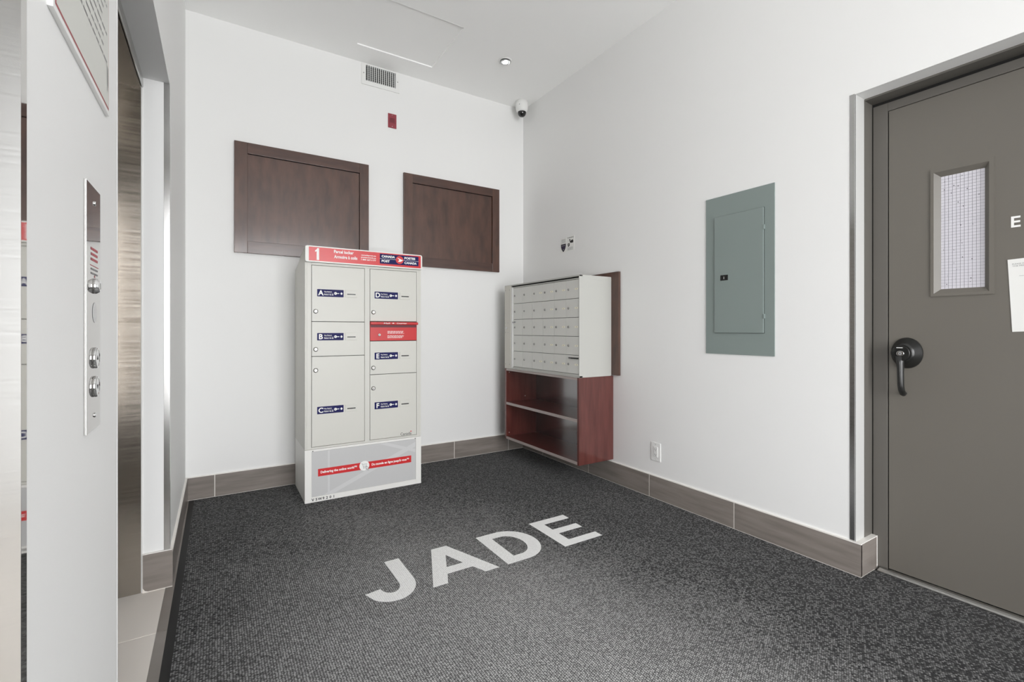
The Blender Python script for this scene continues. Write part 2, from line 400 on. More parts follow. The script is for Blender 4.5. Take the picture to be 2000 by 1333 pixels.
# left wall: pier with the call panel, header over the lift opening, far piece
eY0, eY1, eZ = 1.2534, 2.490, 2.158
b = MB().box(-0.40, XL, 0.687, eY0, -0.1, CZ, 'wall').box(-0.268, XL, eY1, YB, -0.1, CZ, 'wall').box(-0.268, XL, eY0, eY1, eZ, CZ, 'wall')
struct('wall_left', b, 'white wall around the lift opening with the call panel')
b = MB().box(-0.40, -0.268, eY1 + 0.09, YB, -0.1, CZ, 'wall').box(-0.55, -0.268, eY0, eY1, 2.20, CZ, 'wall').box(-0.62, -0.50, 0.687, 2.8, -0.1, CZ, 'wall')
struct('wall_shaft', b, 'lift shaft wall hidden behind the lift opening')
struct('wall_lobby', MB().box(-2.3, -0.40, 0.687, 0.83, -0.1, CZ, 'wall'), 'white lobby wall running left from the lift corner')
b = MB().box(-2.46, -2.3, -2.72, -2.45, -0.1, CZ, 'wall').box(-2.46, -2.3, -0.85, 0.83, -0.1, CZ, 'wall').box(-2.46, -2.3, -2.45, -0.85, 2.1, CZ, 'wall')
struct('wall_side', b, 'lobby side wall around the added glazing')
b = MB().box(-2.46, -0.3, -2.72, YF, -0.1, CZ, 'wall').box(2.2, 2.7, -2.72, YF, -0.1, CZ, 'wall').box(-0.3, 2.2, -2.72, YF, 2.75, CZ, 'wall')
struct('wall_front', b, 'lobby front wall around the entrance glazing')
def glazing(name, label, along, a0, a1, at, z1):
    e = empty(name, (at[0], at[1], 0), label, 'window', kind='structure')
    n = 3; f = MB()
    def bx(m, p0, p1, z0, z1_, mm):
        if along == 'x': m.box(p0, p1, at[1] - 0.03, at[1] + 0.03, z0, z1_, mm)
        else: m.box(at[0] - 0.03, at[0] + 0.03, p0, p1, z0, z1_, mm)
    for i in range(n + 1):
        p = a0 + (a1 - a0) * i / n; q = min(max(p, a0 + 0.03), a1 - 0.03); bx(f, q - 0.03, q + 0.03, 0, z1, 'alu')
    bx(f, a0, a1, z1 - 0.06, z1, 'alu'); bx(f, a0, a1, 0, 0.08, 'alu'); f.build('window_frame', e)
    for i in range(n):
        p0 = a0 + (a1 - a0) * i / n + 0.06; p1 = a0 + (a1 - a0) * (i + 1) / n - 0.06
        g = MB()
        if along == 'x': g.box(p0 - .03, p1 + .03, at[1] - 0.003, at[1] + 0.003, 0.08, z1 - 0.06, 'glass')
        else: g.box(at[0] - 0.003, at[0] + 0.003, p0 - .03, p1 + .03, 0.08, z1 - 0.06, 'glass')
        g.build('pane', e)
glazing('window_1', 'glazed entrance behind the viewer', 'x', -0.3, 2.2, (0.95, -2.64), 2.75)
glazing('added_window_2', 'unseen side glazing added to light the lobby from the left', 'y', -2.45, -0.85, (-2.38, -1.65), 2.1)  # unseen opening, added and sized for its light on walls and mailboxes
struct('floor_lobby', MB().box(-2.3, -0.157, YF, 0.687, -0.008, 0.0, 'tile_beige'), 'beige tiled lobby floor left of the mat', 'floor')

# baseboards: wood-look tiles with pale joints and a bead of caulk on top
def baseboard(name, label, along, a0, a1, wall, face, joints, h=0.1440):
    lo, hi = min(wall, face), max(wall, face); sgn = 1 if face < wall else -1
    back = MB(); inner = face + sgn * 0.0012
    L_, H_ = min(wall, inner), max(wall, inner)
    if along == 'x': back.box(a0, a1, L_, H_, -0.004, h - 0.001, 'grout').box(a0, a1, L_, H_, h - 0.001, h + 0.0055, 'caulk')
    else: back.box(L_, H_, a0, a1, -0.004, h - 0.001, 'grout').box(L_, H_, a0, a1, h - 0.001, h + 0.0055, 'caulk')
    o = back.build(name, None, 'structure', label, 'baseboard')
    js = [a0] + sorted(joints) + [a1]
    for p, q in zip(js[:-1], js[1:]):
        g0 = p + (0.0023 if p != a0 else 0); g1 = q - (0.0023 if q != a1 else 0)
        t = MB()
        if along == 'x': t.box(g0, g1, min(face, face + sgn * .006), max(face, face + sgn * .006), 0.002, h, 'tile_x', 0.0006)
        else: t.box(min(face, face + sgn * .006), max(face, face + sgn * .006), g0, g1, 0.002, h, 'tile_x', 0.0006)
        t.build('tile', o)
    return o
baseboard('baseboard_back', 'dark wood-look tile base along the back wall', 'x', -0.163, 2.418, YB, 3.665, [-0.0157, 0.562, 1.139, 1.7162, 2.259])
rb = baseboard('baseboard_right', 'dark wood-look tile base along the right wall', 'y', 0.942, 3.665, XR, 2.418, [1.5475, 2.1489, 2.75, 3.35])
t = MB().box(2.4185, 2.578, 0.942, 0.948, 0.002, 0.144, 'tile_x', 0.0006); t.build('tile', rb)
t = MB().box(2.4195, 2.590, 0.9435, 0.9690, -0.004, 0.1435, 'grout').box(2.422, 2.590, 0.9435, 0.9690, 0.1435, 0.1475, 'caulk').box(2.578, 2.5845, 0.9425, 0.950, 0.0, 0.146, 'caulk')
t.build('caulk', rb)
lb = baseboard('baseboard_left', 'dark wood-look tile base along the left wall beyond the lift', 'y', 2.4795, 3.665, XL, -0.163, [2.72, 3.32])
t = MB().prism([(-0.2645, 0.02), (-0.2645, 0.158), (-0.164, 0.158), (-0.164, 0.003), (-0.247, 0.003), (-0.258, 0.008)], 2.4785, 2.485, 'y', 'tile_x'); t.build('tile', lb)
t = MB().box(-0.2665, -0.1655, 2.480, 2.4895, -0.004, 0.1575, 'grout').box(-0.2665, -0.1655, 2.4795, 2.4895, 0.1575, 0.161, 'caulk'); t.build('caulk', lb)

# beige tiles in the lift opening, narrow border strip of floor tile, their joints
e = empty('floor_threshold', (-0.28, 1.9, 0), 'beige tile floor with a narrow brown border in the lift opening', 'floor', kind='structure')
MB().box(-0.50, -0.157, eY0, 3.665, -0.008, -0.0012, 'grout').build('grout', e)
for y0, y1 in ((eY0, 1.5197), (1.5229, 2.1264), (2.1296, eY1)):
    MB().box(-0.49, -0.1905, y0, y1, -0.007, 0.0, 'tile_beige', 0.0006).build('tile', e)
for y0, y1 in ((0.69, 1.5292), (1.5308, 2.1292), (2.1308, 2.7292), (2.7308, 3.3292), (3.3308, 3.664)):
    MB().box(-0.1885, -0.1565, y0, y1, -0.007, 0.0003, 'tile_x', 0.0006).build('border_tile', e)

# ------------------------------------------------------------------ entrance mat with the word JADE
mat_o = empty('entrance_mat', (1.0, 1.0, 0), 'dark grey loop-pile lobby mat with the pale word JADE', 'mat')
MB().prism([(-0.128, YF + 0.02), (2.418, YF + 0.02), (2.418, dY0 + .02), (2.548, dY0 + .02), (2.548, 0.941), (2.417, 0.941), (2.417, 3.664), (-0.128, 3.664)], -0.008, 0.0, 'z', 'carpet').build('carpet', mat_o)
MB().prism([(-0.1565, 0.0), (-0.128, 0.0004), (-0.128, -0.008), (-0.1565, -0.008)], YF + 0.02, 3.664, 'y', 'rubber').build('edging', mat_o)
base, capt = 1.8745, 2.2055
def arc(cx, cy, rx, ry, a0, a1, n=10):
    return [(cx + rx * math.cos(math.radians(a0 + (a1 - a0) * i / n)), cy + ry * math.sin(math.radians(a0 + (a1 - a0) * i / n))) for i in range(n + 1)]
J = [[(0.668, capt), (0.738, capt), (0.738, 2.00)] + arc(0.626, 2.00, 0.112, 0.136, -8, -140, 14) + [(0.519, 1.974), (0.585, 1.984)] + arc(0.626, 1.995, 0.043, 0.064, -150, -8, 10) + [(0.669, 2.02)]]
A = [[(0.779, base), (0.848, base), (0.878, 1.947), (1.005, 1.947), (1.035, base), (1.108, base), (0.986, capt), (0.905, capt)], [(0.900, 2.005), (0.982, 2.005), (0.943, 2.115)]]
D = [[(1.155, base), (1.275, base)] + arc(1.275, 2.04, 0.146, 0.1655, -84, 84, 16) + [(1.275, capt), (1.155, capt)],
     [(1.222, 1.934), (1.268, 1.934)] + arc(1.268, 2.04, 0.080, 0.106, -80, 80, 12) + [(1.268, 2.146), (1.222, 2.146)]]
E_ = [[(1.494, base), (1.745, base), (1.745, 1.931), (1.563, 1.931), (1.563, 2.016), (1.727, 2.016), (1.727, 2.072), (1.563, 2.072), (1.563, 2.149), (1.740, 2.149), (1.740, capt), (1.494, capt)]]
for polys, ch in ((J, 'j'), (A, 'a'), (D, 'd'), (E_, 'e')):
    MB().flat(polys, ((0, 0, 0.0004), (1, 0, 0), (0, 1, 0)), 'carpet_letter').build('letter', mat_o, label='pale inlaid letter ' + ch.upper())

# ------------------------------------------------------------------ corner guards
def trim(name, mb, label): return mb.build(name, None, 'structure', label, 'trim')
trim('trim_1', MB().prism([(XL, 0.687), (XL + 0.0012, 0.687), (XL + 0.00153, 0.7035), (XL, 0.7035)], 0.0, 2.4, 'z', 'mirror').box(-0.195, XL + 0.0015, 0.6855, 0.687, 0.0, 2.4, 'guard'), 'polished steel corner guard at the far left edge of the picture')
trim('trim_2', MB().box(-0.1945, XL + 0.0015, eY1 - 0.0015, eY1, 0.161, eZ, 'guard').box(XL, XL + 0.0015, eY1, eY1 + 0.019, 0.15, eZ, 'guard'), 'steel corner guard on the far corner of the lift opening')
trim('trim_3', MB().box(XL, XL + 0.0004, eY0 - 0.005, eY0 + 0.0012, 0.0, eZ, 'wall').box(-0.20, XL + 0.0004, eY0, eY0 + 0.0012, 0.0, eZ, 'wall'), 'thin white edge bead on the near corner of the lift opening')
trim('trim_4', MB().box(XR - 0.0015, XR, dY1 + 0.001, dY1 + 0.0205, 0.147, dZ + 0.003, 'guard').box(XR + 0.0005, XR + 0.003, dY1 - 0.0012, dY1, 0.147, dZ, 'gap').box(XR + 0.003, 2.517, dY1 - 0.0008, dY1, 0.147, dZ, 'return_shade'), 'steel corner guard beside the grey steel door')  # grey skin added over the white return to dim it

# ------------------------------------------------------------------ lift doorway: stainless jamb, head, doors
e = empty('door_2', (-0.33, 1.87, 0), 'brushed stainless lift doorway behind the call panel wall', 'lift door', kind='structure')
MB().box(-0.46, -0.2715, eY1 - 0.004, eY1 + 0.09, 0.0, 2.112, 'elev').build('jamb', e)
MB().box(-0.46, -0.2715, eY0 - 0.09, eY0 + 0.004, 0.0, 2.112, 'elev').build('jamb', e)
MB().box(-0.46, -0.2715, eY0 + 0.004, eY1 - 0.004, 2.112, 2.198, 'elev').build('head', e)
MB().prism([(-0.2715, 2.127), (-0.2715, 2.158), (-0.2640, 2.158), (-0.2640, 2.120), (-0.2665, 2.115), (-0.2695, 2.117)], eY0, eY1 - 0.001, 'y', 'alu').build('head_trim', e)
MB().box(-0.2715, -0.2655, eY1 - 0.003, eY1 + 0.001, 0.0, 2.118, 'white', 0.001).build('edge_bead', e)
for y0, y1 in ((eY0, 1.8707), (1.8727, eY1)):
    MB().box(-0.44, -0.415, y0 + 0.002, y1 - 0.002, 0.004, 2.11, 'elev').build('door_panel', e)

# ------------------------------------------------------------------ grey steel door in the right wall
XD = 2.592
d = empty('door_1', (XD, 0.45, 0), 'grey steel door with a wired glass window', 'door', kind='structure')
f = MB()
f.box(2.517, XD + 0.06, 0.9665, 0.99, -0.01, 2.157, 'doorframe')            # reveal of the jamb
f.box(XD, XD + 0.06, 0.9055, 0.962, -0.01, 2.138, 'doorframe', 0.0015)      # face of the jamb
f.box(XD + 0.004, XD + 0.06, 0.962, 0.967, -0.01, 2.157, 'gap')
f.box(2.517, XD + 0.06, dY0 - 0.02, dY0 + 0.003, -0.01, 2.157, 'doorframe')
f.box(XD, XD + 0.06, dY0 + 0.007, -0.0155, -0.01, 2.157, 'doorframe', 0.0015)
f.build('door_frame', d)
f = MB().box(2.517, XD + 0.06, dY0, 0.967, 2.152, 2.175, 'doorframe')
f.box(XD, XD + 0.06, -0.014, 0.905, 2.0995, 2.138, 'doorframe', 0.0015).box(XD + 0.006, XD + 0.06, dY0, 0.966, 2.138, 2.152, 'gap')
f.build('frame_head', d)
MB().box(XD + 0.03, XD + 0.06, -0.016, 0.906, 0.0, 2.10, 'gap').build('rebate', d)
gy0, gy1, gz0, gz1 = 0.5875, 0.7220, 1.2735, 1.7500
wy0, wy1, wz0, wz1 = 0.5700, 0.7440, 1.2520, 1.7720
lf = MB()
for y0, y1, z0, z1 in ((wy1, 0.9008, 0.013, 2.0965), (-0.0125, wy0, 0.013, 2.0965), (wy0, wy1, 0.013, wz0), (wy0, wy1, wz1, 2.0965)):
    lf.box(XD + 0.001, XD + 0.03, y0, y1, z0, z1, 'door')
leaf = lf.build('door_leaf', d)
wf = MB()
oy0, oy1, oz0, oz1 = 0.5575, 0.7530, 1.2425, 1.7840
xs, xi = XD - 0.004, XD + 0.012
ring_o = [(oy0, oz0), (oy1, oz0), (oy1, oz1), (oy0, oz1)]; ring_m = [(wy0 + .002, wz0 + .002), (wy1 - .002, wz0 + .002), (wy1 - .002, wz1 - .002), (wy0 + .002, wz1 - .002)]
ring_i = [(gy0, gz0), (gy1, gz0), (gy1, gz1), (gy0, gz1)]
V = [(XD + 0.001, a, b_) for a, b_ in ring_o] + [(xs, a, b_) for a, b_ in ring_o] + [(xs, a, b_) for a, b_ in ring_m] + [(xi, a, b_) for a, b_ in ring_i]
F = []
for k in range(3):
    for i in range(4): F.append((k * 4 + i, k * 4 + (i + 1) % 4, (k + 1) * 4 + (i + 1) % 4, (k + 1) * 4 + i))
wf.add(V, F, 'door'); wf.build('window_frame', d)
gp = MB().box(XD + 0.012, XD + 0.018, gy0 - 0.004, gy1 + 0.004, gz0 - 0.004, gz1 + 0.004, 'film')
pane = gp.build('wired_pane', d, label='frosted wired glass pane speckled with dark chips')
w = MB(); xw = XD + 0.0117
for i in range(1, 11):
    y = gy0 + (gy1 - gy0) * i / 11; w.box(xw - 0.0003, xw + 0.0003, y - 0.00035, y + 0.00035, gz0, gz1, 'wire')
for i in range(1, 38):
    z = gz0 + (gz1 - gz0) * i / 38; w.box(xw - 0.0003, xw + 0.0003, gy0, gy1, z - 0.00035, z + 0.00035, 'wire')
w.build('wire_mesh', pane, kind='stuff')
w = MB(); rr = random.Random(3)
for i in range(34):
    y = rr.uniform(gy0 + .006, gy1 - .006); z = rr.uniform(gz0 + .01, gz1 - .01); r = rr.choice((0.0007, 0.001, 0.0013, 0.0019))
    w.flat([circ(-y, z, r, 6)], rside(XD + 0.0112), 'ink')
w.build('chips', pane, kind='stuff')
# lever set
h = MB().lathe([(0.068, 0.0), (0.068, 0.006), (0.063, 0.012), (0.046, 0.034), (0.036, 0.046)], (XD, 0.834, 0.998), (-1, 0, 0), 'handle', 40, sy=0.84)
hub = h.build('door_handle', d, label='black lever handle on a round rose')
h = MB().lathe([(0.034, 0.0), (0.035, 0.006), (0.033, 0.012)], (XD - 0.045, 0.8415, 0.998), (-1, 0, 0), 'handle', 32)
lev = [(XD - 0.050, 0.8415, 0.985), (XD - 0.050, 0.8415, 0.955), (XD - 0.050, 0.8410, 0.90), (XD - 0.049, 0.8405, 0.86), (XD - 0.044, 0.840, 0.837), (XD - 0.034, 0.839, 0.822), (XD - 0.020, 0.838, 0.8165), (XD - 0.012, 0.838, 0.8165)]
h.tube(lev, [(0.010, 0.020), (0.010, 0.014), (0.010, 0.0125), (0.010, 0.0125), (0.010, 0.0125), (0.0095, 0.012), (0.008, 0.011), (0.006, 0.010)], 'handle', 14)
h.build('lever', hub)
h = MB().lathe([(0.0165, 0.0), (0.0165, 0.0015)], (XD - 0.0566, 0.8425, 0.997), (-1, 0, 0), 'black', 24)
h.lathe([(0.0118, 0.0), (0.0118, 0.003), (0.0105, 0.004)], (XD - 0.058, 0.8395, 0.997), (-1, 0, 0), 'chrome', 24, sy=1.2)
h.lathe([(0.007, 0.0), (0.007, 0.0008)], (XD - 0.062, 0.8395, 0.997), (-1, 0, 0), 'ink_grey', 20)
h.flat([rect(-0.8415, 0.9955, -0.8375, 0.9985)], rside(XD - 0.0632), 'black')
dashes(h, rside(XD - 0.0575), -0.8535, 1.0205, 0.022, 0.003, 'print', 4)
h.build('key_cylinder', hub, label='chrome key cylinder with a black surround')
MB().prism([(2.549, -0.004), (2.549, 0.004), (2.556, 0.009), (2.563, 0.0065), (2.570, 0.0105), (2.580, 0.0105), (2.612, 0.0105), (2.612, -0.004)], dY0 + 0.01, 0.93, 'y', 'alu').build('threshold', d, label='ribbed aluminium threshold')
# letter and notice on the door
t = MB().text('E', rside(XD - 0.0003), -0.5120, 1.4945, None, 0.0425, 'print', 0.02)
tag(t.build('door_lettering'), 'white letter E stuck on the grey door beside its window', 'lettering')
n = MB(); an = math.radians(-2.6); ca, sa = math.cos(an), math.sin(an)
pl = (Vector((XD - 0.0012, 0.5213, 1.3716)), Vector((0, -ca, -sa * 1.0)), Vector((0, -sa, ca)))
n.flat([rect(0, -0.279, 0.216, 0)], pl, 'paper')
pl2 = (pl[0] + Vector((-0.0004, 0, 0)), pl[1], pl[2])
n.text('PLEASE DON', pl2, 0.012, -0.0215, 0.044, 0.0048, 'ink_grey'); n.text('THE PREMIS', pl2, 0.012, -0.0295, 0.044, 0.0048, 'ink_grey')
n.flat([rect(0.028, -0.0665, 0.19, -0.0655)], pl2, 'ink_grey')
for i in range(9): dashes(n, pl2, 0.050 + 0.0004 * i, -0.080 - i * 0.0062, 0.11, 0.0012, 'ink_grey', 7)
tag(n.build('paper_notice'), 'white paper notice hung askew on the grey door under the letter', 'notice')

# ------------------------------------------------------------------ dark wood panels on the back wall
def wood_panel(x0, x1, z0, z1, ix0, ix1, iz0, iz1, label):
    e = empty('wall_panel', ((x0 + x1) / 2, YB, z0), label, 'panel', 'dark wood panels on the back wall')
    y0, y1 = YB - 0.021, YB
    for a, b_ in ((x0, ix0), (ix1, x1)): MB().box(a, b_, y0, y1, z0, z1, 'panel_wood', 0.0015).build('stile', e)
    for a, b_ in ((z0, iz0), (iz1, z1)): MB().box(ix0, ix1, y0, y1, a, b_, 'panel_rail', 0.0015).build('rail', e)
    MB().box(ix0, ix1 - 0.003, YB - 0.010, y1, iz0, iz1 - 0.0045, 'panel_wood').box(ix0, ix1, YB - 0.003, YB - 0.0005, iz1 - 0.0045, iz1, 'gap').box(ix1 - 0.003, ix1, YB - 0.003, YB - 0.0005, iz0, iz1, 'gap').build('inset_board', e)
wood_panel(0.0945, 0.9880, 1.6235, 2.3740, 0.1720, 0.9196, 1.7045, 2.3010, 'wide dark wood panel above and left of the parcel locker')
wood_panel(1.2660, 2.1570, 1.6215, 2.3675, 1.3405, 2.0862, 1.6972, 2.2965, 'dark wood panel on the back wall nearer the corner')

# ------------------------------------------------------------------ supply grille, alarm plate, ceiling things
e = empty('supply_grille', (1.085, YB, 3.08), 'white air supply grille at the top of the back wall', 'vent')
vx0, vx1, vz0, vz1 = 0.937, 1.2345, 2.9965, 3.1600; ix0, ix1, iz0, iz1 = 0.9690, 1.2040, 3.0280, 3.1480
f = MB(); ys = YB - 0.009
for a in ((vx0, ix0, vz0, vz1), (ix1, vx1, vz0, vz1), (ix0, ix1, vz0, iz0), (ix0, ix1, iz1, vz1)): f.box(a[0], a[1], ys, YB, a[2], a[3], 'white')
f.build('grille_frame', e)
MB().box(ix0, ix1, YB - 0.0012, YB - 0.0006, iz0, iz1, 'grille_dark').build('duct_back', e)
for i in range(8):
    z = iz0 + (iz1 - iz0) * (i + 0.5) / 8; MB().box(ix0, ix1, YB - 0.0035, YB - 0.0015, z - 0.0022, z + 0.0022, 'ink_grey').build('cross_blade', e)
for i in range(14):
    x = ix0 + (ix1 - ix0) * (i + 1) / 14.5; MB().box(x - 0.0024, x + 0.0024, ys + 0.0005, YB - 0.0036, iz0, iz1, 'white').build('blade', e)
for x in (0.952, 1.2195): MB().lathe([(0.004, 0), (0.003, 0.002)], (x, ys, 3.082), (0, -1, 0), 'ink_grey', 10).build('screw', e)

e = empty('alarm_plate', (1.1775, YB, 2.764), 'small dark red alarm plate high on the back wall', 'alarm')
MB().box(1.1435, 1.2110, YB - 0.006, YB, 2.7075, 2.8200, 'red_dark', 0.002).build('plate', e)
for i in range(5): MB().box(1.156, 1.196, YB - 0.0072, YB - 0.006, 2.7530 + i * 0.0068, 2.7530 + i * 0.0068 + 0.0036, 'red_slit').build('slit', e)
MB().box(1.150, 1.203, YB - 0.0068, YB - 0.006, 2.747, 2.7485, 'red_slit').build('seam', e)
for z in (2.7195, 2.808): MB().lathe([(0.0038, 0), (0.003, 0.0015)], (1.177, YB - 0.006, z), (0, -1, 0), 'chrome', 10).build('screw', e)

e = empty('access_panel', (1.14, 3.17, CZ), 'square white access panel set in the ceiling above the grille', 'panel')
MB().box(0.8475, 1.4310, 2.8850, 3.4645, CZ + 0.009, CZ + 0.03, 'ceil').build('panel_board', e)
f = MB()
for a in ((0.8475, 1.4310, 3.4600, 3.4645), (0.8475, 1.4310, 2.885, 2.8895), (0.8475, 0.852, 2.8895, 3.4600), (1.4265, 1.4310, 2.8895, 3.4600)): f.box(*a, CZ - 0.0002, CZ + 0.009, 'ceil')
f.build('edge_trim', e)

e = empty('downlight', (1.866, 3.075, CZ), 'small round recessed downlight in the ceiling near the corner', 'light')
MB().lathe([(0.0345, -0.001), (0.0345, 0.003), (0.043, 0.005), (0.0515, 0.003), (0.0525, 0.0)], (1.866, 3.075, CZ - 0.0005), (0, 0, -1), 'white', 40).build('trim_ring', e)
MB().lathe([(0.034, -0.0005), (0.0345, 0.010), (0.030, 0.0135), (0.026, 0.012), (0.0235, 0.007)], (1.866, 3.075, CZ - 0.004), (0, 0, -1), 'reflector', 40).build('reflector', e)
MB().lathe([(0.021, 0.0), (0.0205, 0.0065), (0.012, 0.009), (0.003, 0.010)], (1.866, 3.075, CZ - 0.010), (0, 0, -1), 'lamp', 32).build('lens', e)

e = empty('security_camera', (2.330, 3.548, CZ), 'white dome camera with a smoked lens in the ceiling corner', 'camera')
MB().lathe([(0.057, 0.0), (0.057, 0.030), (0.056, 0.066), (0.051, 0.083), (0.042, 0.093), (0.036, 0.096)], (2.330, 3.548, CZ), (0, 0, -1), 'white', 36).build('housing', e)
MB().lathe([(0.0385, 0.090), (0.0385, 0.098), (0.037, 0.108), (0.0315, 0.121), (0.022, 0.131), (0.010, 0.1355), (0.001, 0.1365)], (2.330, 3.548, CZ), (0, 0, -1), 'dome', 32).build('dome_lens', e)
MB().lathe([(0.003, 0), (0.003, 0.0015)], (2.283, 3.516, CZ - 0.045), (-0.82, -0.56, 0), 'ink', 8).build('screw', e)

# ------------------------------------------------------------------ parcel locker
LX0, LX1, LY, LYB = 0.4665, 1.2375, 3.2063, 3.643
lk = empty('parcel_locker', ((LX0 + LX1) / 2, 3.42, 0), 'tall pale grey parcel locker with a red header', 'locker')
MB().prism([(LY + 0.012, 0.337), (LYB, 0.337), (LYB, 1.498), (LY + 0.012, 1.531)], LX0, LX1, 'x', 'locker').build('cabinet_body', lk)
f = MB(); y0, y1 = LY, LY + 0.012
for a in ((LX0, 0.5050, 0.339, 1.531), (0.8395, 0.8730, 0.351, 1.5150), (1.2065, LX1, 0.339, 1.531), (0.5050, 1.2065, 1.5150, 1.531), (0.5050, 1.2065, 0.339, 0.3515)):
    f.box(a[0], a[1], y0, y1, a[2], a[3], 'locker', 0.0012)
f.box(LX0 + 0.012, LX0 + 0.016, y0 - 0.002, y0 + 0.002, 0.339, 1.531, 'locker', 0.0008).box(LX1 - 0.016, LX1 - 0.012, y0 - 0.002, y0 + 0.002, 0.339, 1.531, 'locker', 0.0008)
f.build('face_frame', lk)
MB().box(0.5050, 1.2065, y1 - 0.0008, y1 - 0.0002, 0.3515, 1.5150, 'locker_gap').build('door_rebate', lk)
# header hood
hd = MB().prism([(LY - 0.010, 1.5335), (LYB, 1.5000), (LYB, 1.5240), (3.486, 1.5555), (3.399, 1.5925), (3.300, 1.6170), (LY + 0.035, 1.6290), (LY - 0.010, 1.6325)], LX0 + 0.0015, LX1 + 0.0005, 'x', 'locker')
hood = hd.build('header_hood', lk)
hp = MB().prism(rrect(LX0 - 0.0002, 1.5318, LX1 + 0.0018, 1.6340, 0.013), LY - 0.020, LY - 0.0095, 'y', 'locker_base')
hp.flat([rect(0.487, 1.5398, 1.2290, 1.6270)], front(LY - 0.0204), 'red').build('header_sign', hood, label='red header print with white lettering and a navy badge')
y = LY - 0.0209; P0 = front(y)
MB().flat([[(0.5330, 1.5455), (0.5475, 1.5455), (0.5475, 1.6210), (0.5370, 1.6210), (0.5330, 1.6130), (0.5235, 1.6050), (0.5235, 1.5960), (0.5330, 1.6000)]], P0, 'print').build('numeral', hood)
t = MB(); t.text('Parcel locker', P0, 0.638, 1.5985, 0.124, 0.0205, 'print', 0.03); t.text('Armoire à colis', P0, 0.638, 1.5650, 0.148, 0.0215, 'print', 0.03); t.build('title_lettering', hood); t = MB()
for i, s_ in enumerate(('canadapost.ca', 'postescanada.ca', '1 800 267-1177')): t.text(s_, P0, 0.8105, 1.5945 - i * 0.0145, 0.099, 0.0105, 'print', 0.03)
t.build('contact_lettering', hood)
t = MB(); t.flat([rect(0.9355, 1.5535, 1.2120, 1.6205)], P0, 'navy'); P1 = front(y - 0.0004); P2 = front(y - 0.0008); P3 = front(y - 0.0012)
t.flat([rect(0.9355, 1.5864, 1.2120, 1.5880)], P1, 'print')
t.text('CANADA', P1, 0.9475, 1.5960, 0.0930, 0.0160, 'print', 0.045); t.text('POST', P1, 0.9475, 1.5640, 0.0560, 0.0160, 'print', 0.045)
t.text('POSTES', P1, 1.1080, 1.5955, 0.0790, 0.0160, 'print', 0.045); t.text('CANADA', P1, 1.1080, 1.5630, 0.0900, 0.0160, 'print', 0.045)
t.flat([circ(1.0735, 1.5872, 0.0275, 32)], P2, 'red')
t.flat([[(1.0560, 1.6010), (1.0660, 1.5985), (1.0860, 1.5905), (1.0980, 1.5880), (1.0860, 1.5780), (1.0740, 1.5745), (1.0610, 1.5760), (1.0690, 1.5830), (1.0720, 1.5885)]], P3, 'print')
t.flat([[(1.0560, 1.5845), (1.0640, 1.5850), (1.0700, 1.5890), (1.0620, 1.5895)]], P3, 'red')
t.build('post_badge', hood, label='navy badge with a white wing in a red disc')

def key_label(door, letter, x, z):
    w_, h_ = 0.163, 0.0475
    t = MB().flat([rrect(x, z, x + w_, z + h_, 0.003)], front(LY - 0.0012), 'navy'); q = front(LY - 0.0016)
    t.text(letter, q, x + 0.0225, z + 0.0075, None, 0.0335, 'print', 0.03, 'C')
    t.text('Key Return', q, x + 0.0430, z + 0.0275, 0.046, 0.0088, 'print', 0.03); t.flat([rect(x + 0.043, z + 0.0225, x + 0.098, z + 0.0232)], q, 'print')
    t.text('Retour de clé', q, x + 0.0430, z + 0.0100, 0.056, 0.0092, 'print', 0.03)
    t.flat([circ(x + 0.1120, z + 0.0235, 0.0088, 18)], q, 'print'); t.flat([rect(x + 0.1195, z + 0.0212, x + 0.1355, z + 0.0258)], q, 'print')
    t.flat([[(x + 0.1420, z + 0.0235), (x + 0.1490, z + 0.0330), (x + 0.1575, z + 0.0235), (x + 0.1490, z + 0.0140)]], q, 'print')
    t.flat([circ(x + 0.1095, z + 0.0235, 0.0026, 10)], front(LY - 0.0020), 'navy')
    t.build('key_label', door, label='navy key return label lettered ' + letter)
def slot_plate(door, x, z):
    t = MB().box(x, x + 0.0765, LY - 0.0040, LY + 0.001, z, z + 0.0485, 'locker', 0.0018); t.box(x + 0.0115, x + 0.0655, LY - 0.0044, LY - 0.0038, z + 0.0175, z + 0.0245, 'black')
    t.build('key_slot', door)
def cam_lock(door, x, z, m='lock'):
    t = MB().lathe([(0.0145, 0.0), (0.0145, 0.003), (0.0115, 0.0075), (0.0085, 0.009)], (x, LY, z), (0, -1, 0), m, 24)
    t.flat([rect(x - 0.0012, z - 0.005, x + 0.0012, z + 0.005)], front(LY - 0.0093), 'ink'); t.build('lock', door)
def locker_door(x0, x1, z0, z1, letter, lab, slot, lock, extra=None):
    g = 0.0018
    o = MB().box(x0 + g, x1 - g, LY - 0.0006, LY + 0.0105, z0 + g, z1 - g, 'locker', 0.0012).build('locker_door', lk)
    key_label(o, letter, *lab); slot_plate(o, *slot); cam_lock(o, *lock)
    return o
ax0, ax1, bx0, bx1 = 0.5055, 0.8392, 0.8733, 1.2060
locker_door(ax0, ax1, 1.1537, 1.5145, 'A', (0.5392, 1.3150), (0.7130, 1.3150), (0.5304, 1.2195))
locker_door(ax0, ax1, 0.9307, 1.1537, 'B', (0.5392, 1.0330), (0.7130, 1.0330), (0.5304, 0.9760))
locker_door(ax0, ax1, 0.3522, 0.9307, 'C', (0.5392, 0.5600), (0.7130, 0.5600), (0.5304, 0.8417))
locker_door(bx0, bx1, 1.1590, 1.5145, 'D', (0.9053, 1.3145), (1.0805, 1.3145), (0.8975, 1.2205))
locker_door(bx0, bx1, 0.7965, 1.0245, 'E', (0.9053, 0.8980), (1.0805, 0.8980), (0.8970, 0.8424))
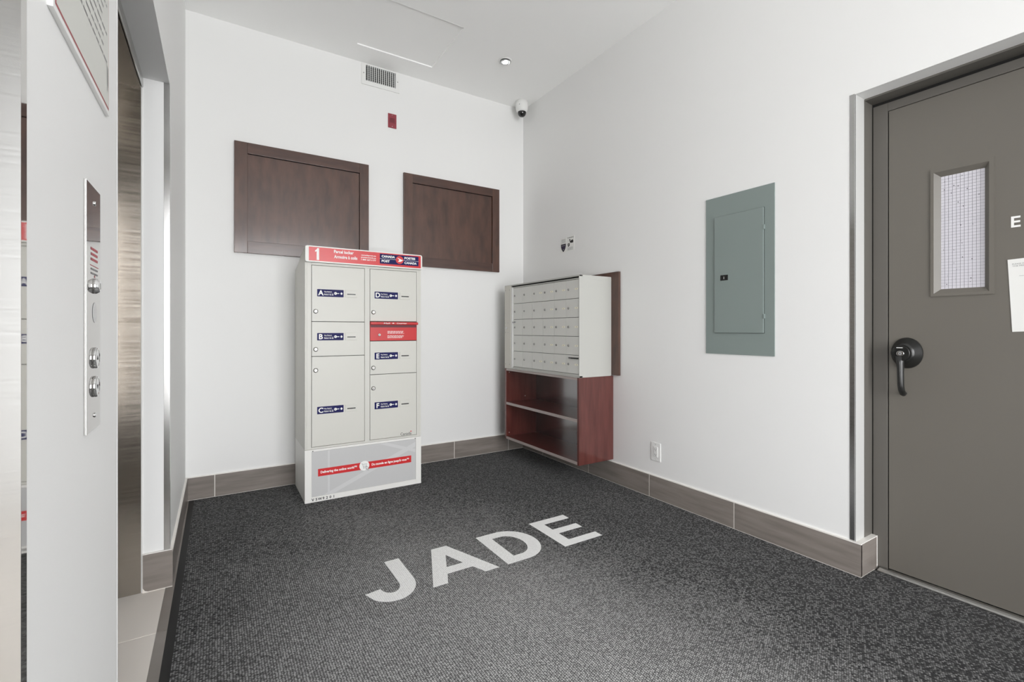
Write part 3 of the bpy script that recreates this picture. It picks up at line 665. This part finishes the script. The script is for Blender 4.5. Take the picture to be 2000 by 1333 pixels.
fd = locker_door(bx0, bx1, 0.3522, 0.7965, 'F', (0.9053, 0.5590), (1.0805, 0.5590), (0.8970, 0.7032))
t = MB().text('Canadä'.replace('ä', 'a'), front(LY - 0.0012), 1.0865, 0.3585, 0.079, 0.0200, 'ink'); t.flat([rect(1.1570, 0.3790, 1.1680, 0.3845)], front(LY - 0.0012), 'red')
t.build('wordmark', fd, label='small black wordmark with a red flag')
# red outgoing mail slot
rs = MB().box(bx0 + 0.002, bx1 - 0.002, LY - 0.003, LY + 0.011, 1.0270, 1.1560, 'redbox', 0.0012).build('mail_slot', lk, label='red outgoing mail slot with a projecting lip')
MB().prism([(LY - 0.003, 1.1560), (LY - 0.020, 1.1520), (LY - 0.020, 1.1400), (LY - 0.0165, 1.1370), (LY - 0.003, 1.1370)], bx0 + 0.003, bx1 + 0.003, 'x', 'redbox').build('lip', rs)
MB().box(bx0 + 0.004, bx1 - 0.02, LY - 0.0045, LY - 0.0028, 1.1030, 1.1055, 'redbox').box(bx0 + 0.004, bx1 - 0.005, LY - 0.0038, LY - 0.0028, 1.1180, 1.1350, 'red_slit').build('flap', rs)
t = MB().lathe([(0.0105, 0.0), (0.0105, 0.003), (0.0075, 0.006)], (0.9375, LY - 0.003, 1.0668), (0, -1, 0), 'chrome', 20); t.flat([circ(0.9375, 1.0668, 0.003, 8)], front(LY - 0.0093), 'ink'); t.build('lock', rs)
t = MB(); q = front(LY - 0.0204); t.text('Mail', q, 0.9640, 1.1420, 0.042, 0.0085, 'print', 0.02); t.text('Courrier', q, 1.0530, 1.1420, 0.074, 0.0085, 'print', 0.02)
t.flat([[(1.0200, 1.1465), (1.0290, 1.1505), (1.0380, 1.1465), (1.0290, 1.1425)]], q, 'print'); t.build('lip_lettering', rs); t = MB()
q = front(LY - 0.0034)
for k, zz in enumerate((1.0905, 1.0840, 1.0765, 1.0600, 1.0530, 1.0455)): dashes(t, q, 0.9935, zz - 0.001, (0.120, 0.112, 0.118, 0.118, 0.114, 0.104)[k], 0.0030, 'print', 7)
t.build('small_print', rs, kind='stuff')
# lower cabinet with the printed panel
f = MB(); f.box(LX0 + 0.001, LX1, LY + 0.004, LYB, 0.0008, 0.337, 'locker_base')
f.build('plinth', lk, label='paler lower section of the locker')
pl_ = MB()
for a in ((LX0 - 0.001, 0.5065, 0.001, 0.3375), (1.1990, LX1 + 0.001, 0.001, 0.3375), (0.5065, 1.1990, 0.001, 0.0345), (0.5065, 1.1990, 0.3235, 0.3375)): pl_.box(a[0], a[1], LY - 0.002, LY + 0.006, a[2], a[3], 'locker_base', 0.0012)
pf = pl_.build('plinth_frame', lk)
t = MB().box(0.5080, 1.1976, LY + 0.0005, LY + 0.0045, 0.0355, 0.3225, 'graphic'); q = front(LY + 0.0002)
t.flat([[(0.575, 0.0370), (0.640, 0.0370), (1.196, 0.268), (1.196, 0.301)]], q, 'graphic_ray')
t.flat([[(0.604, 0.0370), (0.616, 0.0370), (0.616, 0.3210), (0.604, 0.3210)]], front(LY - 0.0001), 'graphic_ray')
t.flat([[(0.930, 0.3215), (0.990, 0.3215), (1.1965, 0.250), (1.1965, 0.228)]], front(LY - 0.0001), 'graphic_ray')
gp = t.build('graphic_panel', lk, label='grey printed panel with a red banner')
t = MB().flat([rect(0.5445, 0.1610, 1.1650, 0.2090)], front(LY - 0.0004), 'red'); q = front(LY - 0.0008)
t.text('Delivering the online world™', q, 0.5600, 0.1735, 0.2280, 0.0215, 'print', 0.035); t.text("Du monde en ligne jusqu'à vous™", q, 0.8860, 0.1735, 0.2620, 0.0215, 'print', 0.035)
t.flat([circ(0.8370, 0.1860, 0.0330, 36)], front(LY - 0.0012), 'print'); q = front(LY - 0.0016)
for a in ((0.8170, 0.2000, 0.8240, 0.2022), (0.8260, 0.1965, 0.8530, 0.1983), (0.8290, 0.1890, 0.8500, 0.1905), (0.8300, 0.1795, 0.8500, 0.1815)): t.flat([rect(*a)], q, 'ink_grey')
t.flat([[(0.8225, 0.2015), (0.8245, 0.2015), (0.8320, 0.1745), (0.8300, 0.1745)]], q, 'ink_grey'); t.flat([[(0.8515, 0.1983), (0.8530, 0.1983), (0.8500, 0.1800), (0.8485, 0.1800)]], q, 'ink_grey')
t.flat([rect(0.8300, 0.1735, 0.8500, 0.1750)], q, 'ink_grey')
for cx in (0.8335, 0.8475): t.flat([circ(cx, 0.1690, 0.0028, 10)], q, 'ink_grey')
t.flat([[(0.8480, 0.1850), (0.8480, 0.1560), (0.8550, 0.1620), (0.8600, 0.1510), (0.8655, 0.1535), (0.8605, 0.1640), (0.8700, 0.1650)]], front(LY - 0.0020), 'ink')
t.flat([[(0.8497, 0.1810), (0.8497, 0.1600), (0.8553, 0.1648), (0.8607, 0.1535), (0.8632, 0.1547), (0.8582, 0.1653), (0.8660, 0.1662)]], front(LY - 0.0024), 'print')
t.build('banner', gp, label='red banner with white slogans and a cart symbol')
t = MB()
for i, ch in enumerate('V5W9201'): t.text(ch, front(LY - 0.0024), 0.5135 + i * 0.0212, 0.0090, None, 0.0172, 'ink', 0.03, 'C')
t.build('serial_lettering', pf)
for x in (0.513, 1.1935): MB().lathe([(0.0035, 0), (0.0025, 0.002)], (x, LY - 0.0018, 0.3310 - 0.004), (0, -1, 0), 'ink', 8).build('screw', pf)

# ------------------------------------------------------------------ mailboxes, their backing board and the shelf unit
bbd = MB().box(2.4085, XR - 0.0008, 2.4200, 3.50, 0.7755, 1.5160, 'panel_wood', 0.001)
tag(bbd.build('backing_board'), 'dark wood backing board on the wall behind the mailboxes', 'board')
MX0, MX1, MY0, MY1, MZ0, MZ1 = 2.1083, 2.4083, 2.4910, 3.4800, 0.7695, 1.4825
mb_ = empty('mailbox_unit', (2.26, 2.985, MZ0), 'grey metal mailbox unit with thirty small doors', 'mailbox')
f = MB()
f.box(MX0 + 0.02, MX1, MY0 + 0.0012, MY1 - 0.001, MZ0 + 0.006, MZ1 - 0.003, 'mbox')
f.box(MX0, MX1 - 0.003, MY0, MY0 + 0.0065, MZ0, MZ1, 'mbox', 0.0015).box(MX0, MX0 + 0.03, MY1 - 0.004, MY1, MZ0, MZ1, 'mbox')
f.box(MX0, MX0 + 0.03, MY0, MY1, MZ1 - 0.0105, MZ1, 'mbox', 0.001).box(MX0, MX0 + 0.03, MY0, MY1, MZ0, MZ0 + 0.0125, 'mbox', 0.001)
f.box(MX0 + 0.10, MX1, MY0 - 0.0012, MY0, MZ1 - 0.028, MZ1 - 0.0265, 'mbox')
f.build('cabinet', mb_)
MB().box(MX0 + 0.012, MX0 + 0.021, MY0 + 0.006, MY1 - 0.1, MZ1 - 0.0215, MZ1 - 0.0105, 'gap').build('top_gap', mb_)
f = MB(); DZ = [1.4530, 1.3200, 1.1880, 1.0555, 0.9235, 0.7925]; DY = [2.4985 + 0.14215 * i for i in range(7)]
f.box(MX0 + 0.001, MX0 + 0.02, MY0 + 0.006, 3.379, DZ[0] + 0.001, MZ1 - 0.0215, 'mbox').box(MX0 + 0.003, MX0 + 0.02, MY0 + 0.006, 3.379, MZ0 + 0.0125, DZ[-1] - 0.001, 'mbox')
f.box(MX0 - 0.001, MX0 + 0.02, DY[-1] + 0.001, 3.374, MZ0 + 0.0125, MZ1 - 0.0215, 'white', 0.001)
f.build('door_surround', mb_)
MB().box(MX0 + 0.0125, MX0 + 0.0195, DY[0] - 0.002, DY[-1] + 0.001, DZ[-1] - .001, DZ[0] + .001, 'locker_gap').build('door_rebate', mb_)
s_ = MB().box(MX0 - 0.002, MX0 + 0.02, 3.379, MY1 - 0.001, MZ0 + 0.004, MZ1 - 0.006, 'mbox_strip', 0.0015).build('master_strip', mb_, label='bare aluminium strip with a master lock')
t = MB().lathe([(0.011, 0.0), (0.010, 0.004)], (MX0 - 0.002, 3.447, 1.118), (-1, 0, 0), 'chrome', 18); t.flat([circ(-3.447, 1.118, 0.004, 10)], rside(MX0 - 0.0063), 'black'); t.build('lock', s_)
for y_, z_ in ((3.462, 1.440), (3.462, 0.808), (3.400, 1.440), (3.400, 0.808), (3.462, 1.160), (3.425, 1.160), (3.462, 1.080), (3.425, 1.080)):
    MB().lathe([(0.004, 0), (0.003, 0.0015)], (MX0 - 0.002, y_, z_), (-1, 0, 0), 'ink_grey', 8).build('screw', s_)
proto = {}
for r in range(5):
    for c in range(6):
        y0, y1, z0, z1 = DY[c], DY[c + 1], DZ[r + 1], DZ[r]
        kind = 'tag' if c < 3 or (c == 3 and r in (0, 4)) else 'plain'
        hgt = round(z1 - z0, 4)
        if (kind, hgt) in proto:
            o0, cy, cz = proto[(kind, hgt)]
            copy_part(o0, mb_, (0, (y0 + y1) / 2 - cy, (z0 + z1) / 2 - cz)); continue
        o = MB().box(MX0 + 0.004, MX0 + 0.012, y0 + 0.0008, y1 - 0.0008, z0 + 0.0016, z1 - 0.0016, 'mbox_door', 0.0009).build('mailbox_door', mb_)
        yl, zm = y1 - 0.0265, (z0 + z1) / 2
        t = MB().lathe([(0.0085, 0), (0.0085, 0.002), (0.0065, 0.005)], (MX0 + 0.004, yl, zm), (-1, 0, 0), 'lock', 14); t.flat([rect(-yl - 0.001, zm - 0.0035, -yl + 0.001, zm + 0.0035)], rside(MX0 - 0.0012), 'black'); t.build('lock', o)
        if kind == 'tag':
            t = MB().flat([rrect(-(y0 + 0.046), zm - 0.0055, -(y0 + 0.012), zm + 0.0055, 0.003)], rside(MX0 + 0.0035), 'tag'); t.flat([rect(-(y0 + 0.033), zm - 0.0018, -(y0 + 0.025), zm + 0.0018)], rside(MX0 + 0.0032), 'ink_grey'); t.build('number_tag', o)
        proto[(kind, hgt)] = (o, (y0 + y1) / 2, zm)
t = MB().box(MX0 - 0.004, MX0 + 0.004, 2.503, 2.588, 0.8985, 0.9075, 'black', 0.001).box(MX0 - 0.004, MX0 + 0.004, 2.588, 2.594, 0.8985, 0.9075, 'chrome').box(MX0 - 0.004, MX0 + 0.004, 2.594, 2.604, 0.8985, 0.9075, 'black', 0.001)
t.build('letter_slot', mb_, label='black slot bar across the bottom right door')
MB().box(MX0 - 0.006, MX0 + 0.003, 3.318, 3.352, 1.163, 1.168, 'ink_grey', 0.001).lathe([(0.005, 0), (0.005, 0.012)], (MX0 + 0.004, 3.318, 1.1655), (-1, 0, 0), 'ink_grey', 10).build('catch', mb_)

SX0, SX1, SY0, SY1, SZ0, SZ1 = 2.1050, XR - 0.0005, 2.4912, 3.4870, 0.1640, 0.7690
sh = empty('shelf_unit', (2.27, 2.99, SZ0), 'red-brown open shelf unit hung under the mailboxes', 'shelf')
MB().box(SX0, SX1, SY0, SY0 + 0.019, SZ0, SZ1, 'mahogany', 0.001).build('side_panel', sh)
MB().box(SX0, SX1, 3.4505, 3.4690, SZ0, SZ1 - .002, 'mahogany', 0.001).build('side_panel', sh)
MB().box(SX0 + 0.006, SX1, 3.4700, SY1, SZ0, SZ1, 'mahogany', 0.001).build('filler_strip', sh)
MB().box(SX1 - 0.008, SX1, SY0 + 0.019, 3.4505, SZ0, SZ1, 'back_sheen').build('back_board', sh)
for z0, z1, xx in ((SZ0 + 0.002, SZ0 + 0.023, SX0), (0.4605, 0.4820, SX0 + 0.001)):
    o = MB().box(xx + 0.001, SX1 - 0.008, SY0 + 0.019, 3.4505, z0, z1, 'mahogany').build('shelf', sh)
    MB().box(xx, xx + 0.001, SY0 + 0.019, 3.4505, z0, z1, 'edge').build('edge_band', o)
MB().box(SX0 + 0.001, SX0 + 0.06, SY0 + 0.019, 3.4505, SZ1 - 0.017, SZ1 - 0.0005, 'edge').build('top_rail', sh)
for x_, z_ in ((SX0 + 0.03, 0.735), (SX0 + 0.03, 0.215), (2.30, 0.52)):
    MB().lathe([(0.005, 0), (0.004, 0.001)], (x_, 3.4505, z_), (0, -1, 0), 'edge', 10).build('screw_cap', sh)
MB().lathe([(0.004, 0), (0.003, 0.006)], (SX1 - 0.008, 2.72, 0.25), (-1, 0, 0), 'ink', 8).build('screw', sh)

# ------------------------------------------------------------------ breaker panel, outlet, stickers on the right wall
e = empty('breaker_panel', (XR, 1.525, 0.963), 'grey-green electrical panel on the right wall', 'electrical panel')
MB().box(XR - 0.006, XR, 1.3265, 1.7262, 0.9640, 1.8590, 'breaker', 0.0012).build('cover', e)
dr = MB().box(XR - 0.0063, XR - 0.006, 1.3787, 1.6685, 1.0822, 1.7453, 'gap').box(XR - 0.0135, XR - 0.006, 1.3800, 1.6672, 1.0835, 1.7440, 'breaker', 0.006).build('panel_door', e)
t = MB().box(XR - 0.0155, XR - 0.0125, 1.5815, 1.6270, 1.3790, 1.4095, 'black', 0.001); t.text('1', rside(XR - 0.0158), -1.606, 1.387, None, 0.013, 'print', 0.01); t.build('latch', dr, label='black slide latch')
for z in (1.172, 1.640): MB().box(XR - 0.0165, XR - 0.006, 1.3745, 1.3825, z - 0.012, z + 0.012, 'breaker', 0.002).build('hinge', dr)

e = empty('wall_outlet', (XR, 2.099, 0.303), 'white wall outlet low on the right wall', 'outlet')
MB().box(XR - 0.0055, XR, 2.0605, 2.1370, 0.2440, 0.3640, 'white', 0.003).build('cover_plate', e)
t = MB().box(XR - 0.0085, XR - 0.0045, 2.0820, 2.1155, 0.2700, 0.3380, 'white', 0.0015); q = rside(XR - 0.0088)
for zc in (0.321, 0.287):
    t.flat([rect(-2.1055, zc - 0.004, -2.1035, zc + 0.005)], q, 'ink'); t.flat([rect(-2.0945, zc - 0.004, -2.0925, zc + 0.004)], q, 'ink'); t.flat([circ(-2.099, zc - 0.0085, 0.0024, 10)], q, 'ink')
t.build('receptacle', e)
for z in (0.2560, 0.3520): MB().lathe([(0.003, 0), (0.0024, 0.001)], (XR - 0.0055, 2.099, z), (-1, 0, 0), 'alu', 8).build('screw', e)

xs_ = XR - 0.0015
t = MB().box(xs_, XR, 3.0300, 3.1080, 1.7400, 1.8600, 'paper'); q = rside(xs_ - 0.0004); q2 = rside(xs_ - 0.0008)
for k in range(3): dashes(t, q, -3.094, 1.8460 - k * 0.0095, 0.052, 0.0034, 'ink_grey', 4)
t.flat([rect(-3.100, 1.8180, -3.036, 1.8200)], q, 'ink_grey')
t.flat([[(-3.1010, 1.8110), (-3.0360, 1.8110), (-3.0370, 1.7880), (-3.0450, 1.7690), (-3.0570, 1.7540), (-3.0685, 1.7450), (-3.0800, 1.7540), (-3.0920, 1.7690), (-3.1000, 1.7880)]], q, 'ink')
t.flat([[(-3.0960, 1.8060), (-3.0410, 1.8060), (-3.0420, 1.7890), (-3.0490, 1.7720), (-3.0590, 1.7600), (-3.0685, 1.7520), (-3.0780, 1.7600), (-3.0880, 1.7720), (-3.0950, 1.7890)]], q2, 'purple')
t.flat([circ(-3.0685, 1.7650, 0.0060, 10)], rside(xs_ - 0.0012), 'ink_grey'); dashes(t, rside(xs_ - 0.0012), -3.090, 1.795, 0.043, 0.005, 'ink_grey', 3)
tag(t.build('shield_sticker'), 'white wall sticker printed with a dark purple shield', 'sticker')
t = MB().box(xs_, XR, 2.9285, 3.0255, 1.7460, 1.8620, 'paper')
t.text('WARNING', q, -3.0170, 1.8475, 0.080, 0.0085, 'ink', 0.015)
t.flat([[(-2.9880, 1.8230), (-2.9480, 1.8330), (-2.9400, 1.8180), (-2.9440, 1.8060), (-2.9780, 1.8080)]], q, 'ink'); t.flat([circ(-2.9850, 1.8330, 0.0075, 12)], q, 'ink')
t.flat([[(-3.0150, 1.8050), (-2.9870, 1.8080), (-2.9890, 1.7860), (-3.0020, 1.7790), (-3.0110, 1.7860)]], q, 'ink'); t.flat([circ(-3.0030, 1.7950, 0.0045, 10)], q2, 'paper')
for k in range(3): dashes(t, q, -3.0150, 1.7700 - k * 0.0085, 0.070, 0.0032, 'ink_grey', 4)
tag(t.build('camera_sticker'), 'white warning sticker with black camera symbols on the right wall', 'sticker')

# ------------------------------------------------------------------ lift call panel and framed notice on the left wall
px = XL + 0.0035
cp = empty('call_panel', (XL, 1.013, 0.939), 'steel lift call panel with two round buttons', 'call panel')
MB().box(XL, px, 0.9630, 1.0640, 0.9370, 1.3340, 'mirror', 0.0008).build('face_plate', cp)
def rb_(name, z, prof, m='chrome', y=1.0195, mark=None, label=None, d0=0.0):
    t = MB().lathe(prof, (px + d0, y, z), (1, 0, 0), m, 28)
    if mark:
        dd = px + d0 + prof[-1][1] + 0.0003
        t.flat([[(y - 0.004, z - 0.003 * mark), (y + 0.004, z - 0.003 * mark), (y, z + 0.005 * mark)] if mark > 0 else [(y - 0.004, z + 0.003), (y, z - 0.005), (y + 0.004, z + 0.003)]], lside(dd), 'ink')
    return t.build(name, cp, label=label)
bt = [(0.0172, 0.0), (0.0172, 0.0030), (0.0160, 0.0044), (0.0140, 0.0046), (0.0134, 0.0040)]
rb_('call_button', 1.0540, bt, mark=1); rb_('call_button', 1.0070, bt, mark=-1)
k_ = rb_('key_switch', 1.1720, [(0.0125, 0.0), (0.0125, 0.0026), (0.0100, 0.0062), (0.0095, 0.0074)])
MB().flat([rect(1.0178, 1.1670, 1.0202, 1.1770)], lside(px + 0.0077), 'black').build('keyhole', k_)
MB().flat([circ(1.0195, 1.1285, 0.0165, 28)], lside(px + 0.0003), 'graphic').build('indicator', cp)
for z in (1.3080, 0.9600): rb_('screw', z, [(0.0040, 0.0), (0.0030, 0.002)])
t = MB(); q = lside(px + 0.0003)
for k, (yy, ww) in enumerate(((0.992, 0.05), (0.993, 0.048), (0.992, 0.05))): dashes(t, q, yy, 1.2290 - k * 0.0085, ww, 0.0042, 'ink_red', 4)
t.flat([rect(0.988, 1.2035, 1.048, 1.2047)], q, 'ink_red')
for k in range(2): dashes(t, q, 0.992, 1.1970 - k * 0.007, 0.05, 0.0030, 'ink_grey', 4)
t.flat([[(1.0155, 1.1860), (1.0235, 1.1860), (1.0195, 1.1910)]], q, 'ink_red'); t.build('engraving', cp)

nf = empty('framed_notice', (XL, 0.953, 1.492), 'white framed notice with a thin red border above the call panel', 'notice')
MB().box(XL, XL + 0.006, 0.7780, 1.1280, 1.4930, 1.9650, 'white', 0.001).build('backing', nf)
t = MB(); q = lside(XL + 0.0063); q2 = lside(XL + 0.0066)
t.flat([rect(0.7860, 1.5010, 1.1200, 1.9570)], q, 'ink_red'); t.flat([rect(0.7890, 1.5040, 1.1170, 1.9540)], q2, 'sign_face'); q3 = lside(XL + 0.0069)
for k in range(22):
    if k in (6, 13): continue
    dashes(t, q3, 0.83 + 0.03 * (k % 3 == 0), 1.925 - k * 0.0165, 0.24, 0.0035, 'ink_grey', 8)
for k in range(4): t.flat([rect(1.1000 + k * 0.0035, 1.53 + 0.01 * (k % 2), 1.1015 + k * 0.0035, 1.575)], q3, 'ink_grey')
t.build('printed_sheet', nf, label='grey printed sheet with a red border')
